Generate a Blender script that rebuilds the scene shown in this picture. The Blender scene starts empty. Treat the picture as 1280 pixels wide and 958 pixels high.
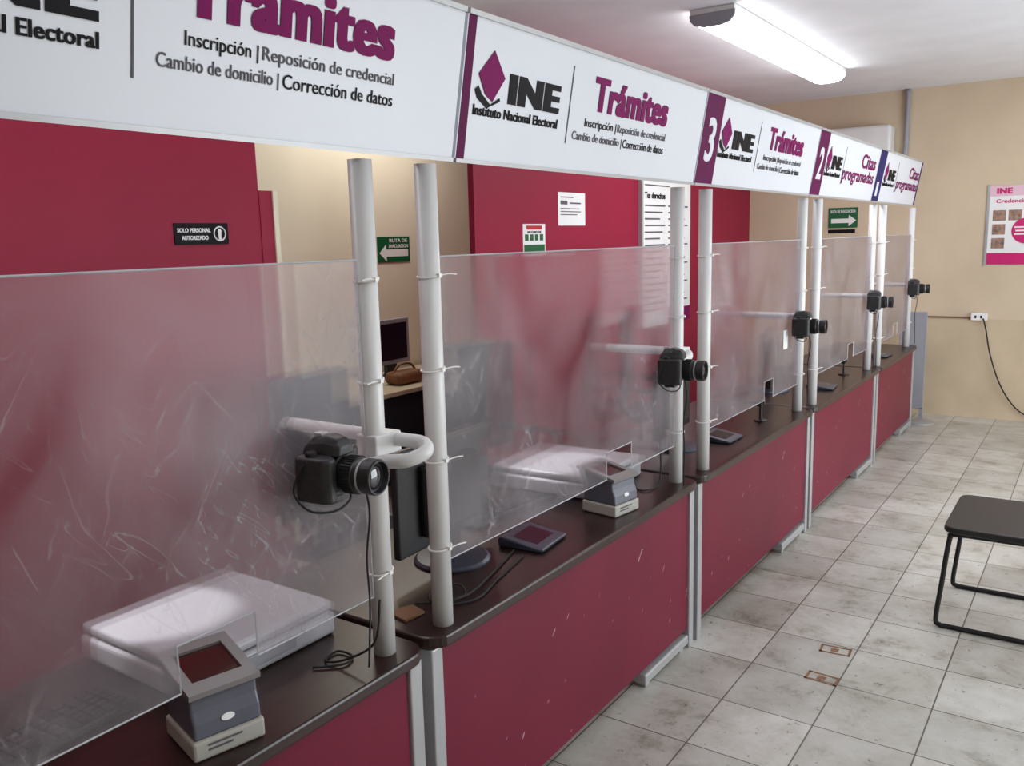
import bpy, bmesh, math
from mathutils import Vector, Matrix
scene = bpy.context.scene
COL = scene.collection
try:
    scene.view_settings.view_transform = 'Standard'
    scene.view_settings.look = 'None'
except Exception as e:
    print(e)

# ------------------------------------------------------------------ materials
def new_mat(name):
    m = bpy.data.materials.new(name); m.use_nodes = True
    nt = m.node_tree
    for n in list(nt.nodes): nt.nodes.remove(n)
    out = nt.nodes.new('ShaderNodeOutputMaterial')
    return m, nt, out

def mat(name, c, rough=0.5, metal=0.0, var=0.12, scale=6.0, bump=0.0, emit=0.0, spec=0.5, stretch=(1,1,1), coat=0.0, nicks=None):
    m, nt, out = new_mat(name)
    b = nt.nodes.new('ShaderNodeBsdfPrincipled')
    nt.links.new(b.outputs[0], out.inputs[0])
    tc = nt.nodes.new('ShaderNodeTexCoord')
    mp = nt.nodes.new('ShaderNodeMapping'); mp.inputs['Scale'].default_value = stretch
    nt.links.new(tc.outputs['Object'], mp.inputs[0])
    no = nt.nodes.new('ShaderNodeTexNoise'); no.inputs['Scale'].default_value = scale; no.inputs['Detail'].default_value = 5
    nt.links.new(mp.outputs[0], no.inputs['Vector'])
    cr = nt.nodes.new('ShaderNodeValToRGB')
    cr.color_ramp.elements[0].position = 0.3; cr.color_ramp.elements[1].position = 0.7
    cr.color_ramp.elements[0].color = (*[x*(1-var) for x in c], 1)
    cr.color_ramp.elements[1].color = (*[min(1, x*(1+var)) for x in c], 1)
    nt.links.new(no.outputs['Fac'], cr.inputs[0])
    col = cr.outputs[0]
    if nicks:
        m2 = nt.nodes.new('ShaderNodeMapping'); m2.inputs['Rotation'].default_value = (.7, 0, 0)
        m3 = nt.nodes.new('ShaderNodeMapping'); m3.inputs['Scale'].default_value = (1, 4, 1)
        nt.links.new(tc.outputs['Object'], m2.inputs[0]); nt.links.new(m2.outputs[0], m3.inputs[0])
        n2 = nt.nodes.new('ShaderNodeTexNoise'); n2.inputs['Scale'].default_value = 14; n2.inputs['Detail'].default_value = 1
        nt.links.new(m3.outputs[0], n2.inputs['Vector'])
        r2 = nt.nodes.new('ShaderNodeValToRGB'); r2.color_ramp.elements[0].position = .765; r2.color_ramp.elements[1].position = .785
        nt.links.new(n2.outputs['Fac'], r2.inputs[0])
        mx = nt.nodes.new('ShaderNodeMix'); mx.data_type = 'RGBA'; nt.links.new(r2.outputs[0], mx.inputs['Factor'])
        nt.links.new(col, mx.inputs['A']); mx.inputs['B'].default_value = (*nicks, 1); col = mx.outputs['Result']
    nt.links.new(col, b.inputs['Base Color'])
    b.inputs['Roughness'].default_value = rough
    b.inputs['Metallic'].default_value = metal
    b.inputs['Specular IOR Level'].default_value = spec
    b.inputs['Coat Weight'].default_value = coat
    if bump:
        bp = nt.nodes.new('ShaderNodeBump'); bp.inputs['Strength'].default_value = bump; bp.inputs['Distance'].default_value = 0.01
        nt.links.new(no.outputs['Fac'], bp.inputs['Height']); nt.links.new(bp.outputs[0], b.inputs['Normal'])
    if emit:
        b.inputs['Emission Color'].default_value = (*c, 1); b.inputs['Emission Strength'].default_value = emit
    return m

def srgb(r, g, b):
    f = lambda v: ((v/255)/12.92 if v/255 <= 0.04045 else ((v/255+0.055)/1.055)**2.4)
    return (f(r), f(g), f(b))

M_crimson = mat('crimson_laminate', srgb(108, 17, 46), 0.42, var=0.12, scale=2.0, spec=.28, nicks=(.5, .35, .38))
M_redwall = mat('crimson_wall_paint', srgb(146, 22, 56), 0.55, var=0.08, scale=1.5, bump=0.05, spec=.3)
M_beige = mat('beige_wall_paint', srgb(208, 190, 164), 0.7, var=0.06, scale=2.0, bump=0.15)
M_beige2 = mat('beige_dado_paint', srgb(200, 182, 154), 0.6, var=0.09, scale=3.0, bump=0.15)
M_cream = mat('cream_wall_paint', srgb(232, 224, 200), 0.7, var=0.04, scale=2.0)
M_ceil = mat('ceiling_plaster', srgb(238, 241, 246), 0.8, var=0.04, scale=3.0, bump=0.2)
M_white = mat('white_enamel', srgb(222, 222, 222), 0.35, var=0.03, scale=8)
M_alu = mat('grey_aluminium', srgb(175, 176, 178), 0.4, metal=0.3, var=0.05, scale=10)
M_sign = mat('white_sign_face', srgb(216, 220, 228), 0.35, var=0.015, scale=3)
M_purple = mat('purple_vinyl', srgb(118, 8, 84), 0.6, var=0.05, spec=.15)
M_band = mat('plum_band_vinyl', srgb(92, 14, 70), 0.6, var=0.05, spec=.15)
M_magenta = mat('magenta_vinyl', srgb(200, 30, 110), 0.4, var=0.05)
M_navy = mat('navy_band_vinyl', srgb(40, 34, 92), 0.6, var=0.05, spec=.15)
M_black = mat('black_ink', srgb(20, 18, 22), 0.6, var=0.05, spec=.15)
M_grey = mat('grey_ink', srgb(96, 94, 100), 0.6, var=0.05, spec=.15)
M_blackplastic = mat('black_plastic', (0.012, 0.012, 0.013), 0.38, var=0.3, scale=60, bump=0.05)
M_blackrub = mat('black_rubber', (0.008, 0.008, 0.009), 0.7, var=0.3, scale=60, bump=0.1)
M_glassdark = mat('dark_lens_glass', (0.01, 0.01, 0.02), 0.05, var=0.1, coat=1.0)
M_wood = mat('dark_walnut_laminate', srgb(46, 28, 26), 0.3, var=0.35, scale=5, stretch=(8, 1, 1))
M_paper = mat('white_paper', srgb(235, 235, 235), 0.7, var=0.02)
M_green = mat('green_sign_vinyl', srgb(10, 92, 52), 0.45, var=0.05)
M_greyplastic = mat('grey_plastic', srgb(150, 152, 160), 0.4, var=0.05)
M_topframe = mat('warm_grey_plastic', srgb(128, 124, 124), 0.35, var=0.06)
M_slate = mat('slate_grey_plastic', srgb(92, 94, 106), 0.32, var=0.08)
M_ivory = mat('ivory_plastic', srgb(172, 170, 163), 0.5, var=0.05)
M_printer = mat('grey_white_printer_plastic', srgb(180, 181, 187), 0.4, var=0.03)
M_platen = mat('brown_platen_glass', srgb(60, 34, 30), 0.1, var=0.2, coat=0.6)
M_screen = mat('dark_screen', srgb(25, 30, 42), 0.12, var=0.3, scale=4)
M_brown = mat('brown_leather', srgb(120, 78, 48), 0.6, var=0.3, scale=20, bump=0.3)
M_duct = mat('brown_duct', srgb(120, 84, 58), 0.6, var=0.1)
M_desk = mat('beige_desk_laminate', srgb(190, 175, 150), 0.5, var=0.08)
M_stain = mat('brown_glue_stain', srgb(140, 104, 76), 0.8, var=0.3, scale=40)
M_tie = mat('nylon_cable_tie', srgb(235, 235, 232), 0.4, var=0.02)
M_lamp = mat('lamp_diffuser_glow', (1.0, 1.0, 1.0), 0.4, var=0.0, emit=13.0)
M_fabric = mat('dark_grey_fabric', srgb(34, 35, 42), 0.9, var=0.2, scale=80)
M_edge = mat('painted_edge_highlight', srgb(190, 196, 200), 0.2, var=0.03)  # pale colour stands in for the highlight on acrylic edges
M_pad = mat('blue_black_plastic', srgb(58, 62, 76), 0.35, var=.1)

def acrylic():
    m, nt, out = new_mat('scratched_acrylic')
    N = nt.nodes.new; L = nt.links.new
    tr = N('ShaderNodeBsdfTransparent'); tr.inputs[0].default_value = (0.97, 0.95, 0.96, 1)
    rf = N('ShaderNodeBsdfRefraction'); rf.inputs['IOR'].default_value = 1.04; rf.inputs['Roughness'].default_value = 0.22
    rf.inputs['Color'].default_value = (0.97, 0.95, 0.96, 1)
    df = N('ShaderNodeBsdfDiffuse'); df.inputs[0].default_value = (0.72, 0.70, 0.74, 1)
    tl = N('ShaderNodeBsdfTranslucent'); tl.inputs[0].default_value = (0.72, 0.70, 0.74, 1)
    gl = N('ShaderNodeBsdfGlossy'); gl.inputs['Roughness'].default_value = 0.16
    m1 = N('ShaderNodeMixShader'); m1.inputs[0].default_value = 0.62
    L(tr.outputs[0], m1.inputs[1]); L(rf.outputs[0], m1.inputs[2])
    m2 = N('ShaderNodeMixShader'); m2.inputs[0].default_value = 0.3
    L(df.outputs[0], m2.inputs[1]); L(tl.outputs[0], m2.inputs[2])
    tc = N('ShaderNodeTexCoord')
    no = N('ShaderNodeTexNoise'); no.inputs['Scale'].default_value = 3.0; no.inputs['Detail'].default_value = 7; no.inputs['Distortion'].default_value = .8
    L(tc.outputs['Object'], no.inputs['Vector'])
    def scratches(rot, sc, lo):
        mp = N('ShaderNodeMapping'); mp.inputs['Rotation'].default_value = (rot, 0, 0)
        L(tc.outputs['Object'], mp.inputs[0])
        w = N('ShaderNodeTexNoise'); w.inputs['Scale'].default_value = sc; w.inputs['Detail'].default_value = 1.0; w.inputs['Distortion'].default_value = .3
        m_2 = N('ShaderNodeMapping'); m_2.inputs['Scale'].default_value = (1, 9, 0.9)
        L(mp.outputs[0], m_2.inputs[0]); L(m_2.outputs[0], w.inputs['Vector'])
        r = N('ShaderNodeValToRGB'); r.color_ramp.elements[0].position = lo; r.color_ramp.elements[0].color = (0, 0, 0, 1)
        r.color_ramp.elements[1].position = lo+0.008; r.color_ramp.elements[1].color = (1, 1, 1, 1)
        e = r.color_ramp.elements.new(lo+0.016); e.color = (0, 0, 0, 1)
        L(w.outputs['Fac'], r.inputs[0]); return r
    acc = None
    for args in ((0.6, 3.0, 0.58), (-0.8, 4.0, 0.60), (0.2, 6.0, 0.63), (-.35, 5.0, .61)):
        s = scratches(*args).outputs[0]
        if acc is None: acc = s
        else:
            ad = N('ShaderNodeMath'); ad.operation = 'ADD'; L(acc, ad.inputs[0]); L(s, ad.inputs[1]); acc = ad.outputs[0]
    zn = N('ShaderNodeTexNoise'); zn.inputs['Scale'].default_value = 1.7; L(tc.outputs['Object'], zn.inputs['Vector'])
    zr = N('ShaderNodeMapRange'); zr.inputs['From Min'].default_value = .40; zr.inputs['From Max'].default_value = .56; zr.inputs['To Max'].default_value = .22
    L(zn.outputs['Fac'], zr.inputs['Value'])
    sc = N('ShaderNodeMath'); sc.operation = 'MULTIPLY'; L(acc, sc.inputs[0]); L(zr.outputs[0], sc.inputs[1])
    mr = N('ShaderNodeMapRange'); mr.inputs['From Min'].default_value = 0.3; mr.inputs['From Max'].default_value = 0.75
    mr.inputs['To Min'].default_value = 0.04; mr.inputs['To Max'].default_value = 0.18
    L(no.outputs['Fac'], mr.inputs['Value'])
    a2 = N('ShaderNodeMath'); a2.operation = 'ADD'; L(mr.outputs[0], a2.inputs[0]); L(sc.outputs[0], a2.inputs[1])
    m3 = N('ShaderNodeMixShader'); L(a2.outputs[0], m3.inputs[0]); L(m1.outputs[0], m3.inputs[1]); L(m2.outputs[0], m3.inputs[2])
    m4 = N('ShaderNodeMixShader'); m4.inputs[0].default_value = 0.010
    L(m3.outputs[0], m4.inputs[1]); L(gl.outputs[0], m4.inputs[2])
    L(m4.outputs[0], out.inputs[0])
    return m
M_acr = acrylic()

def tile_mat():
    m, nt, out = new_mat('white_terrazzo_tiles')
    N = nt.nodes.new; L = nt.links.new
    b = N('ShaderNodeBsdfPrincipled'); L(b.outputs[0], out.inputs[0])
    tc = N('ShaderNodeTexCoord'); mp = N('ShaderNodeMapping'); mp.inputs['Location'].default_value = (0.08, 0.10, 0)
    L(tc.outputs['Object'], mp.inputs[0])
    br = N('ShaderNodeTexBrick'); br.offset = 0.0; br.squash = 1.0
    br.inputs['Scale'].default_value = 1.0; br.inputs['Brick Width'].default_value = 0.33; br.inputs['Row Height'].default_value = 0.33
    br.inputs['Mortar Size'].default_value = 0.0032; br.inputs['Mortar Smooth'].default_value = 0.4; br.inputs['Bias'].default_value = 0.0
    br.inputs['Color1'].default_value = (*srgb(214, 213, 208), 1); br.inputs['Color2'].default_value = (*srgb(186, 185, 179), 1)
    br.inputs['Mortar'].default_value = (*srgb(98, 92, 82), 1)
    L(mp.outputs[0], br.inputs['Vector'])
    def layer(prev, scale, detail, dist, stops, fac):
        n = N('ShaderNodeTexNoise'); n.inputs['Scale'].default_value = scale; n.inputs['Detail'].default_value = detail
        n.inputs['Roughness'].default_value = 0.75; n.inputs['Distortion'].default_value = dist
        L(tc.outputs['Object'], n.inputs['Vector'])
        cr = N('ShaderNodeValToRGB'); els = cr.color_ramp.elements
        els[0].position, els[0].color = stops[0][0], (*stops[0][1], 1)
        els[1].position, els[1].color = stops[-1][0], (*stops[-1][1], 1)
        for p, c in stops[1:-1]:
            e = els.new(p); e.color = (*c, 1)
        L(n.outputs['Fac'], cr.inputs[0])
        mx = N('ShaderNodeMix'); mx.data_type = 'RGBA'; mx.blend_type = 'MULTIPLY'; mx.inputs['Factor'].default_value = fac
        L(prev, mx.inputs['A']); L(cr.outputs[0], mx.inputs['B']); return mx.outputs['Result']
    c = layer(br.outputs['Color'], 4.0, 10, .3, [(.34, (.46, .43, .38)), (.45, (.84, .82, .79)), (.58, (1, 1, 1))], .9)
    c = layer(c, 1.1, 4, .4, [(.35, (.76, .75, .71)), (.6, (1, 1, 1))], .75)
    c = layer(c, 22, 3, 0, [(.30, (.30, .25, .20)), (.37, (1, 1, 1))], .85)
    L(c, b.inputs['Base Color'])
    b.inputs['Roughness'].default_value = 0.32
    bp = N('ShaderNodeBump'); bp.inputs['Strength'].default_value = 0.3; bp.inputs['Distance'].default_value = 0.003; bp.invert = True
    L(br.outputs['Fac'], bp.inputs['Height']); L(bp.outputs[0], b.inputs['Normal'])
    return m
M_tile = tile_mat()

# ------------------------------------------------------------------ mesh helpers
def root(name, loc, label=None, category=None, group=None):
    o = bpy.data.objects.new(name, None); o.location = loc; o.empty_display_size = 0.05
    COL.objects.link(o); tag(o, label, category, group); return o
def tag(o, label=None, category=None, group=None):
    if label: o['label'] = label
    if category: o['category'] = category
    if group: o['group'] = group
def obj(name, verts, faces, m, parent=None, o=None, smooth=False, label=None):
    o = Vector(o) if o is not None else Vector((0, 0, 0))
    me = bpy.data.meshes.new(name)
    me.from_pydata([Vector(v)-o for v in verts], [], faces); me.update()
    bm = bmesh.new(); bm.from_mesh(me); bmesh.ops.recalc_face_normals(bm, faces=bm.faces); bm.to_mesh(me); bm.free()
    if m: me.materials.append(m)
    if smooth:
        for p in me.polygons: p.use_smooth = True
    ob = bpy.data.objects.new(name, me); COL.objects.link(ob)
    if parent: ob.parent = parent
    elif o.length: ob.location = o
    if label: ob['label'] = label
    return ob
def merge(*vf):
    V, F = [], []
    for v, f in vf:
        k = len(V); V += list(v); F += [tuple(i+k for i in q) for q in f]
    return V, F
def g_box(x0, x1, y0, y1, z0, z1, bev=0.0, seg=2):
    if bev <= 0:
        v = [(x0,y0,z0),(x1,y0,z0),(x1,y1,z0),(x0,y1,z0),(x0,y0,z1),(x1,y0,z1),(x1,y1,z1),(x0,y1,z1)]
        return v, [(0,3,2,1),(4,5,6,7),(0,1,5,4),(1,2,6,5),(2,3,7,6),(3,0,4,7)]
    bm = bmesh.new(); bmesh.ops.create_cube(bm, size=1)
    for v in bm.verts:
        v.co = Vector(((x0+x1)/2+v.co.x*(x1-x0), (y0+y1)/2+v.co.y*(y1-y0), (z0+z1)/2+v.co.z*(z1-z0)))
    bmesh.ops.bevel(bm, geom=list(bm.edges), offset=bev, segments=seg, affect='EDGES', profile=0.5)
    bm.verts.index_update()
    r = [tuple(v.co) for v in bm.verts], [tuple(v.index for v in f.verts) for f in bm.faces]
    bm.free(); return r
def g_extr(pts, vec):
    n = len(pts); vec = Vector(vec)
    V = [Vector(p) for p in pts] + [Vector(p)+vec for p in pts]
    F = [tuple(range(n)), tuple(range(2*n-1, n-1, -1))] + [(i, (i+1) % n, n+(i+1) % n, n+i) for i in range(n)]
    return V, F
def catmull(P, k=6):
    P = [Vector(p) for p in P]; out = []
    for i in range(len(P)-1):
        p0 = P[max(i-1, 0)]; p1 = P[i]; p2 = P[i+1]; p3 = P[min(i+2, len(P)-1)]
        for j in range(k):
            t = j/k
            out.append(0.5*((2*p1)+(-p0+p2)*t+(2*p0-5*p1+4*p2-p3)*t*t+(-p0+3*p1-3*p2+p3)*t**3))
    out.append(P[-1]); return out
def g_tube(P, r, n=12, smooth=True, k=6, closed=False):
    P = catmull(P, k) if smooth else [Vector(p) for p in P]
    V, F = [], []; m = len(P); prev = None
    for i, p in enumerate(P):
        if closed: t = (P[(i+1) % m]-P[i-1]).normalized()
        else: t = (P[min(i+1, m-1)]-P[max(i-1, 0)]).normalized()
        if prev is None:
            a = Vector((0, 0, 1)) if abs(t.z) < 0.9 else Vector((1, 0, 0)); u = t.cross(a).normalized()
        else: u = (prev - t*prev.dot(t)).normalized()
        prev = u; w = t.cross(u)
        for j in range(n):
            a = 2*math.pi*j/n; V.append(p+u*math.cos(a)*r+w*math.sin(a)*r)
    for i in range(m-1 if not closed else m):
        i2 = (i+1) % m
        for j in range(n): F.append((i*n+j, i*n+(j+1) % n, i2*n+(j+1) % n, i2*n+j))
    if not closed: F.append(tuple(range(n))); F.append(tuple(range(m*n-1, (m-1)*n-1, -1)))
    return V, F
def g_lathe(prof, o, axis, n=28):
    o = Vector(o); t = Vector(axis).normalized(); a = Vector((0, 0, 1)) if abs(t.z) < 0.9 else Vector((1, 0, 0))
    u = t.cross(a).normalized(); w = t.cross(u); V, F = [], []
    for r, h in prof:
        for j in range(n):
            q = 2*math.pi*j/n; V.append(o+t*h+u*math.cos(q)*r+w*math.sin(q)*r)
    m = len(prof)
    for i in range(m-1):
        for j in range(n): F.append((i*n+j, i*n+(j+1) % n, (i+1)*n+(j+1) % n, (i+1)*n+j))
    F.append(tuple(range(n))); F.append(tuple(range(m*n-1, (m-1)*n-1, -1)))
    return V, F
def rrect(x0, x1, y0, y1, r, z, n=6):
    pts = []
    for cx, cy, a0 in ((x1-r, y1-r, 0), (x0+r, y1-r, 90), (x0+r, y0+r, 180), (x1-r, y0+r, 270)):
        for i in range(n+1):
            a = math.radians(a0+90*i/n); pts.append((cx+r*math.cos(a), cy+r*math.sin(a), z))
    return pts
def copy_thing(src, loc, rotz=0.0, label=None):
    def rec(o, parent):
        c = o.copy(); COL.objects.link(c)
        if parent: c.parent = parent
        for ch in list(o.children): rec(ch, c)
        return c
    c = rec(src, None); c.location = loc; c.rotation_euler = (0, 0, rotz)
    if label: c['label'] = label
    return c

class Frame:
    def __init__(s, O, U, V):
        s.O = Vector(O); s.U = Vector(U).normalized(); s.V = Vector(V).normalized(); s.N = s.U.cross(s.V).normalized()
    def p(s, u, v, n=0.0): return s.O+s.U*u+s.V*v+s.N*n
def flat(name, fr, pts, m, parent, o, n0=0.0, n1=0.0015, label=None):
    V, F = g_extr([fr.p(u, v, n0) for u, v in pts], fr.N*(n1-n0))
    return obj(name, V, F, m, parent, o, label=label)
def rect(u0, u1, v0, v1): return [(u0, v0), (u1, v0), (u1, v1), (u0, v1)]
def text(name, s, fr, u, v, w, h, m, parent, o, bold=0.0, n0=0.001, n1=0.0022):
    """flat lettering fitted to a w x h box; heavy weight = slightly shifted layered copies"""
    cu = bpy.data.curves.new('t', 'FONT'); cu.body = s; cu.extrude = 0.01; cu.offset = min(bold*.4, .012); cu.resolution_u = 3
    cu.space_character = 1.0+bold*1.4
    t = bpy.data.objects.new('t', cu); COL.objects.link(t)
    bpy.context.view_layer.update()
    dg = bpy.context.evaluated_depsgraph_get()
    me0 = bpy.data.meshes.new_from_object(t.evaluated_get(dg))
    bpy.data.objects.remove(t)
    vs = [q.co.copy() for q in me0.vertices]; fs = [tuple(p.vertices) for p in me0.polygons]
    shifts = [(0, 0)] if bold <= 0 else [(-bold, -bold*.35), (-bold, bold*.35), (-bold*.33, -bold*.35), (-bold*.33, bold*.35), (bold*.33, -bold*.35), (bold*.33, bold*.35), (bold, -bold*.35), (bold, bold*.35)]
    V, F = [], []
    for i, (a, b) in enumerate(shifts):
        k = len(V)
        V += [(q.x+a, q.y+b, q.z, i) for q in vs]; F += [tuple(j+k for j in f) for f in fs]
    xs = [q[0] for q in V]; ys = [q[1] for q in V]
    x0, x1, y0, y1 = min(xs), max(xs), min(ys), max(ys); o = Vector(o)
    W = [fr.p(u+(q[0]-x0)/(x1-x0)*w, v+(q[1]-y0)/(y1-y0)*h, (n1+q[3]*.00004) if q[2] > 0 else n0)-o for q in V]
    me = bpy.data.meshes.new(name); me.from_pydata(W, [], F); me.update(); me.materials.append(m)
    bpy.data.meshes.remove(me0)
    ob = bpy.data.objects.new(name, me); COL.objects.link(ob)
    if parent: ob.parent = parent
    return ob
def lines(name, fr, specs, m, parent, o, n=0.001):
    V, F = [], []
    for (u0, u1, v0, v1) in specs:
        V, F = merge((V, F), g_extr([fr.p(a, b, n) for a, b in rect(u0, u1, v0, v1)], fr.N*0.001))
    return obj(name, V, F, m, parent, o)

# ------------------------------------------------------------------ room
ZC = 2.96; YF = 8.75; XR = 2.6; YB = -2.2; XL = -4.5; XP = -3.05
def struct(name, b, m):
    V, F = g_box(*b); ob = obj(name, V, F, m); ob['kind'] = 'structure'; return ob
struct('floor', (XL-.1, XR+.1, YB-.1, YF+.1, -0.1, 0), M_tile)
struct('ceiling', (XL-.1, XR+.1, YB-.1, YF+.1, ZC, ZC+.1), M_ceil)
struct('wall_far', (XL-.1, XR+.1, YF, YF+.1, 0, ZC), M_beige)
struct('trim_3', (XL, XR, YF-.004, YF, 0, .90), M_beige2)
struct('wall_back', (XL-.1, XL, YB, YF, 0, ZC), M_cream)
struct('wall_near', (XL-.1, XR+.1, YB-.1, YB, 0, ZC), M_beige)
struct('wall_partition_1', (XP-.10, XP, YB, 2.53, 0, ZC), M_redwall)
struct('wall_partition_2', (XP-.04, XP, 4.08, YF, 0, ZC), M_redwall)
struct('trim_1', (XP-.05, XP+.004, 2.53, 2.60, 0, 1.94), M_redwall)
struct('trim_2', (XP-.05, XP+.012, 2.60, 2.625, 0, 1.94), M_cream)
struct('wall_side_1', (XR, XR+.1, YB, 3.0, 0, ZC), M_beige)
struct('wall_side_2', (XR, XR+.1, 7.2, YF, 0, ZC), M_beige)
struct('wall_side_3', (XR, XR+.1, 3.0, 7.2, 2.3, ZC), M_beige)

# ------------------------------------------------------------------ counters
HC = 0.72; XFRT = -1.31
B = [1.525, 3.25, 4.92, 6.60, 8.10]
units = [(-0.15, B[0]-.008)]+[(B[i]+.015, B[i+1]-.012) for i in range(4)]
for i, (y0, y1) in enumerate(units):
    R = root('service_counter', (-1.65, (y0+y1)/2, 0), 'service counter with dark wood top and crimson front panel', 'counter', 'service counters')
    o = R.location
    V, F = g_extr(rrect(-2.0, XFRT, y0, y1, 0.06, HC-.032), (0, 0, .032))
    t = obj('tabletop', V, F, M_wood, R, o); bv = t.modifiers.new('b', 'BEVEL'); bv.width = .006; bv.segments = 2; bv.limit_method = 'ANGLE'; bv.angle_limit = 1.0
    V, F = g_box(XFRT-.05, XFRT-.032, y0+.055, y1-.055, 0.085, HC-.032, .002)
    obj('front_panel', V, F, M_crimson, R, o)
    for (yy, nm) in ((y0+.03, 'leg'), (y1-.03, 'leg')):
        for xx in (XFRT-.045, -1.94):
            V, F = g_box(xx-.022, xx+.022, yy-.022, yy+.022, 0.0, HC-.034, .004)
            obj(nm, V, F, M_alu, R, o)
    for yy in (y0+.03, y1-.03):
        V, F = g_box(-1.92, XFRT-.07, yy-.014, yy+.014, HC-.09, HC-.034, .003)
        obj('rail', V, F, M_alu, R, o)
    V, F = g_box(XFRT-.085, XFRT-.025, y1-.46, y1-.055, 0.02, 0.06, .006)
    V2, F2 = g_box(XFRT-.075, XFRT-.035, y1-.44, y1-.40, 0.0, 0.02, .003)
    V3, F3 = g_box(XFRT-.075, XFRT-.035, y1-.12, y1-.08, 0.0, 0.02, .003)
    V, F = merge((V, F), (V2, F2), (V3, F3))
    obj('foot', V, F, M_alu, R, o)

# ------------------------------------------------------------------ posts with ties and brackets
XPST = -1.385; RP = .027
end_posts = [1.435, 3.157, 4.81, 6.50, 7.95]
start_posts = [1.635, 3.39, 5.03, 6.72]
def tie(R, o, x, y, z, side):
    n = 20; r = RP+.0025
    P = [(x+r*math.cos(2*math.pi*j/n), y+r*math.sin(2*math.pi*j/n), z+0.004*math.sin(2*math.pi*j/n)) for j in range(n)]
    a = g_tube(P, 0.0024, 6, smooth=False, closed=True)
    b = g_tube([(x+r, y, z), (x+r+.01, y-.03*side, z+.004), (x+r+.012, y-.055*side, z+.001)], 0.0017, 6, k=3)
    c = g_tube([(x, y-r*side, z), (x-.002, y-(r+.01)*side, z)], 0.002, 6, smooth=False)
    d = g_box(x+r-.003, x+r+.006, y-.005, y+.005, z-.004, z+.005)
    V, F = merge(a, b, c, d); obj('cable_tie', V, F, M_tie, R, o)
for k, y in enumerate(end_posts+start_posts):
    isend = k < 5; x = XPST if isend else XPST+.02
    R = root('support_post', (x, y, HC), 'round white metal post with cable ties standing on a counter', 'post', 'support posts'); o = R.location
    V, F = g_lathe([(RP, 0.0005), (RP, 1.165)], (x, y, HC), (0, 0, 1), 28)
    ob = obj('pole', V, F, M_white, R, o)
    for p in ob.data.polygons: p.use_smooth = len(p.vertices) == 4
    for z in (1.62, 1.39, 1.16, .93): tie(R, o, x, y, z, 1 if isend else -1)
    if isend:
        zb_ = 1.245; yb = y+.048
        if k == 0:
            P = [(-1.72, yb, zb_), (-1.5, yb, zb_), (-1.33, yb, zb_), (-1.275, yb, zb_-.002), (-1.245, yb-.03, zb_-.012), (-1.265, yb-.07, zb_-.025), (-1.31, yb-.085, zb_-.03), (-1.34, yb-.11, zb_-.035)]
        else:
            P = [(-1.72, yb, zb_), (-1.5, yb, zb_), (-1.40, yb, zb_), (-1.355, yb-.01, zb_-.004), (-1.335, yb-.048, zb_-.012), (-1.335, yb-.09, zb_-.02), (-1.345, yb-.15, zb_-.03)]
        V, F = g_tube(P, .0165, 14, k=6); obj('bracket_arm', V, F, M_white, R, o, smooth=True)
        V, F = g_box(x-.032, x+.032, y-.0275, y+.06, zb_-.03, zb_+.02, .004); obj('clamp', V, F, M_white, R, o)

V, F = g_lathe([(.12, 0), (.12, .008), (.10, .014), (.03, .02)], (-1.30, 8.30, 0), (0, 0, 1), 32)
ob = obj('floor_base_plate', V, F, M_alu, o=(-1.30, 8.30, 0)); tag(ob, 'round grey metal base plate on the tiled floor', 'base plate')

# ------------------------------------------------------------------ acrylic screens
notch = [(.88, 1.06), (2.56, 2.75), (4.22, 4.36), (5.9, 6.05), (7.35, 7.5)]
spans = [(-0.1, end_posts[0]-.034)]+[(start_posts[i]+.034, end_posts[i+1]-.034) for i in range(4)]
for i, (y0, y1) in enumerate(spans):
    z0, z1 = .875, 1.665; n0, n1 = notch[i]; zn = z0+.095
    x = XPST+.004
    poly = [(y0, z0), (n0, z0), (n0, zn), (n1, zn), (n1, z0), (y1, z0), (y1, z1), (y0, z1)]
    V, F = g_extr([(x, a, b) for a, b in poly], (0.004, 0, 0))
    ob = obj('acrylic_screen', V, F, M_acr, o=(x, (y0+y1)/2, z0))
    tag(ob, 'scratched translucent acrylic screen tied between two white posts', 'screen', 'acrylic screens')
    V2, F2 = [], []
    n = len(poly)
    for j in range(n):
        a = Vector((x+.002, *poly[j])); b = Vector((x+.002, *poly[(j+1) % n]))
        V2, F2 = merge((V2, F2), g_tube([a, b], .0021, 4, smooth=False))
    e = obj('edge_highlight', [Vector(v)-ob.location for v in V2], F2, M_edge, ob)  # whitish rim strip, the bright edge highlight painted in as geometry
fr = Frame((XPST+.0095, 4.50, 1.10), (0, 1, 0), (0, 0, 1))
ob = flat('paper_note', fr, rect(0, .07, 0, .10), M_paper, None, fr.O); tag(ob, 'small white paper note stuck to an acrylic screen', 'note')

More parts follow.
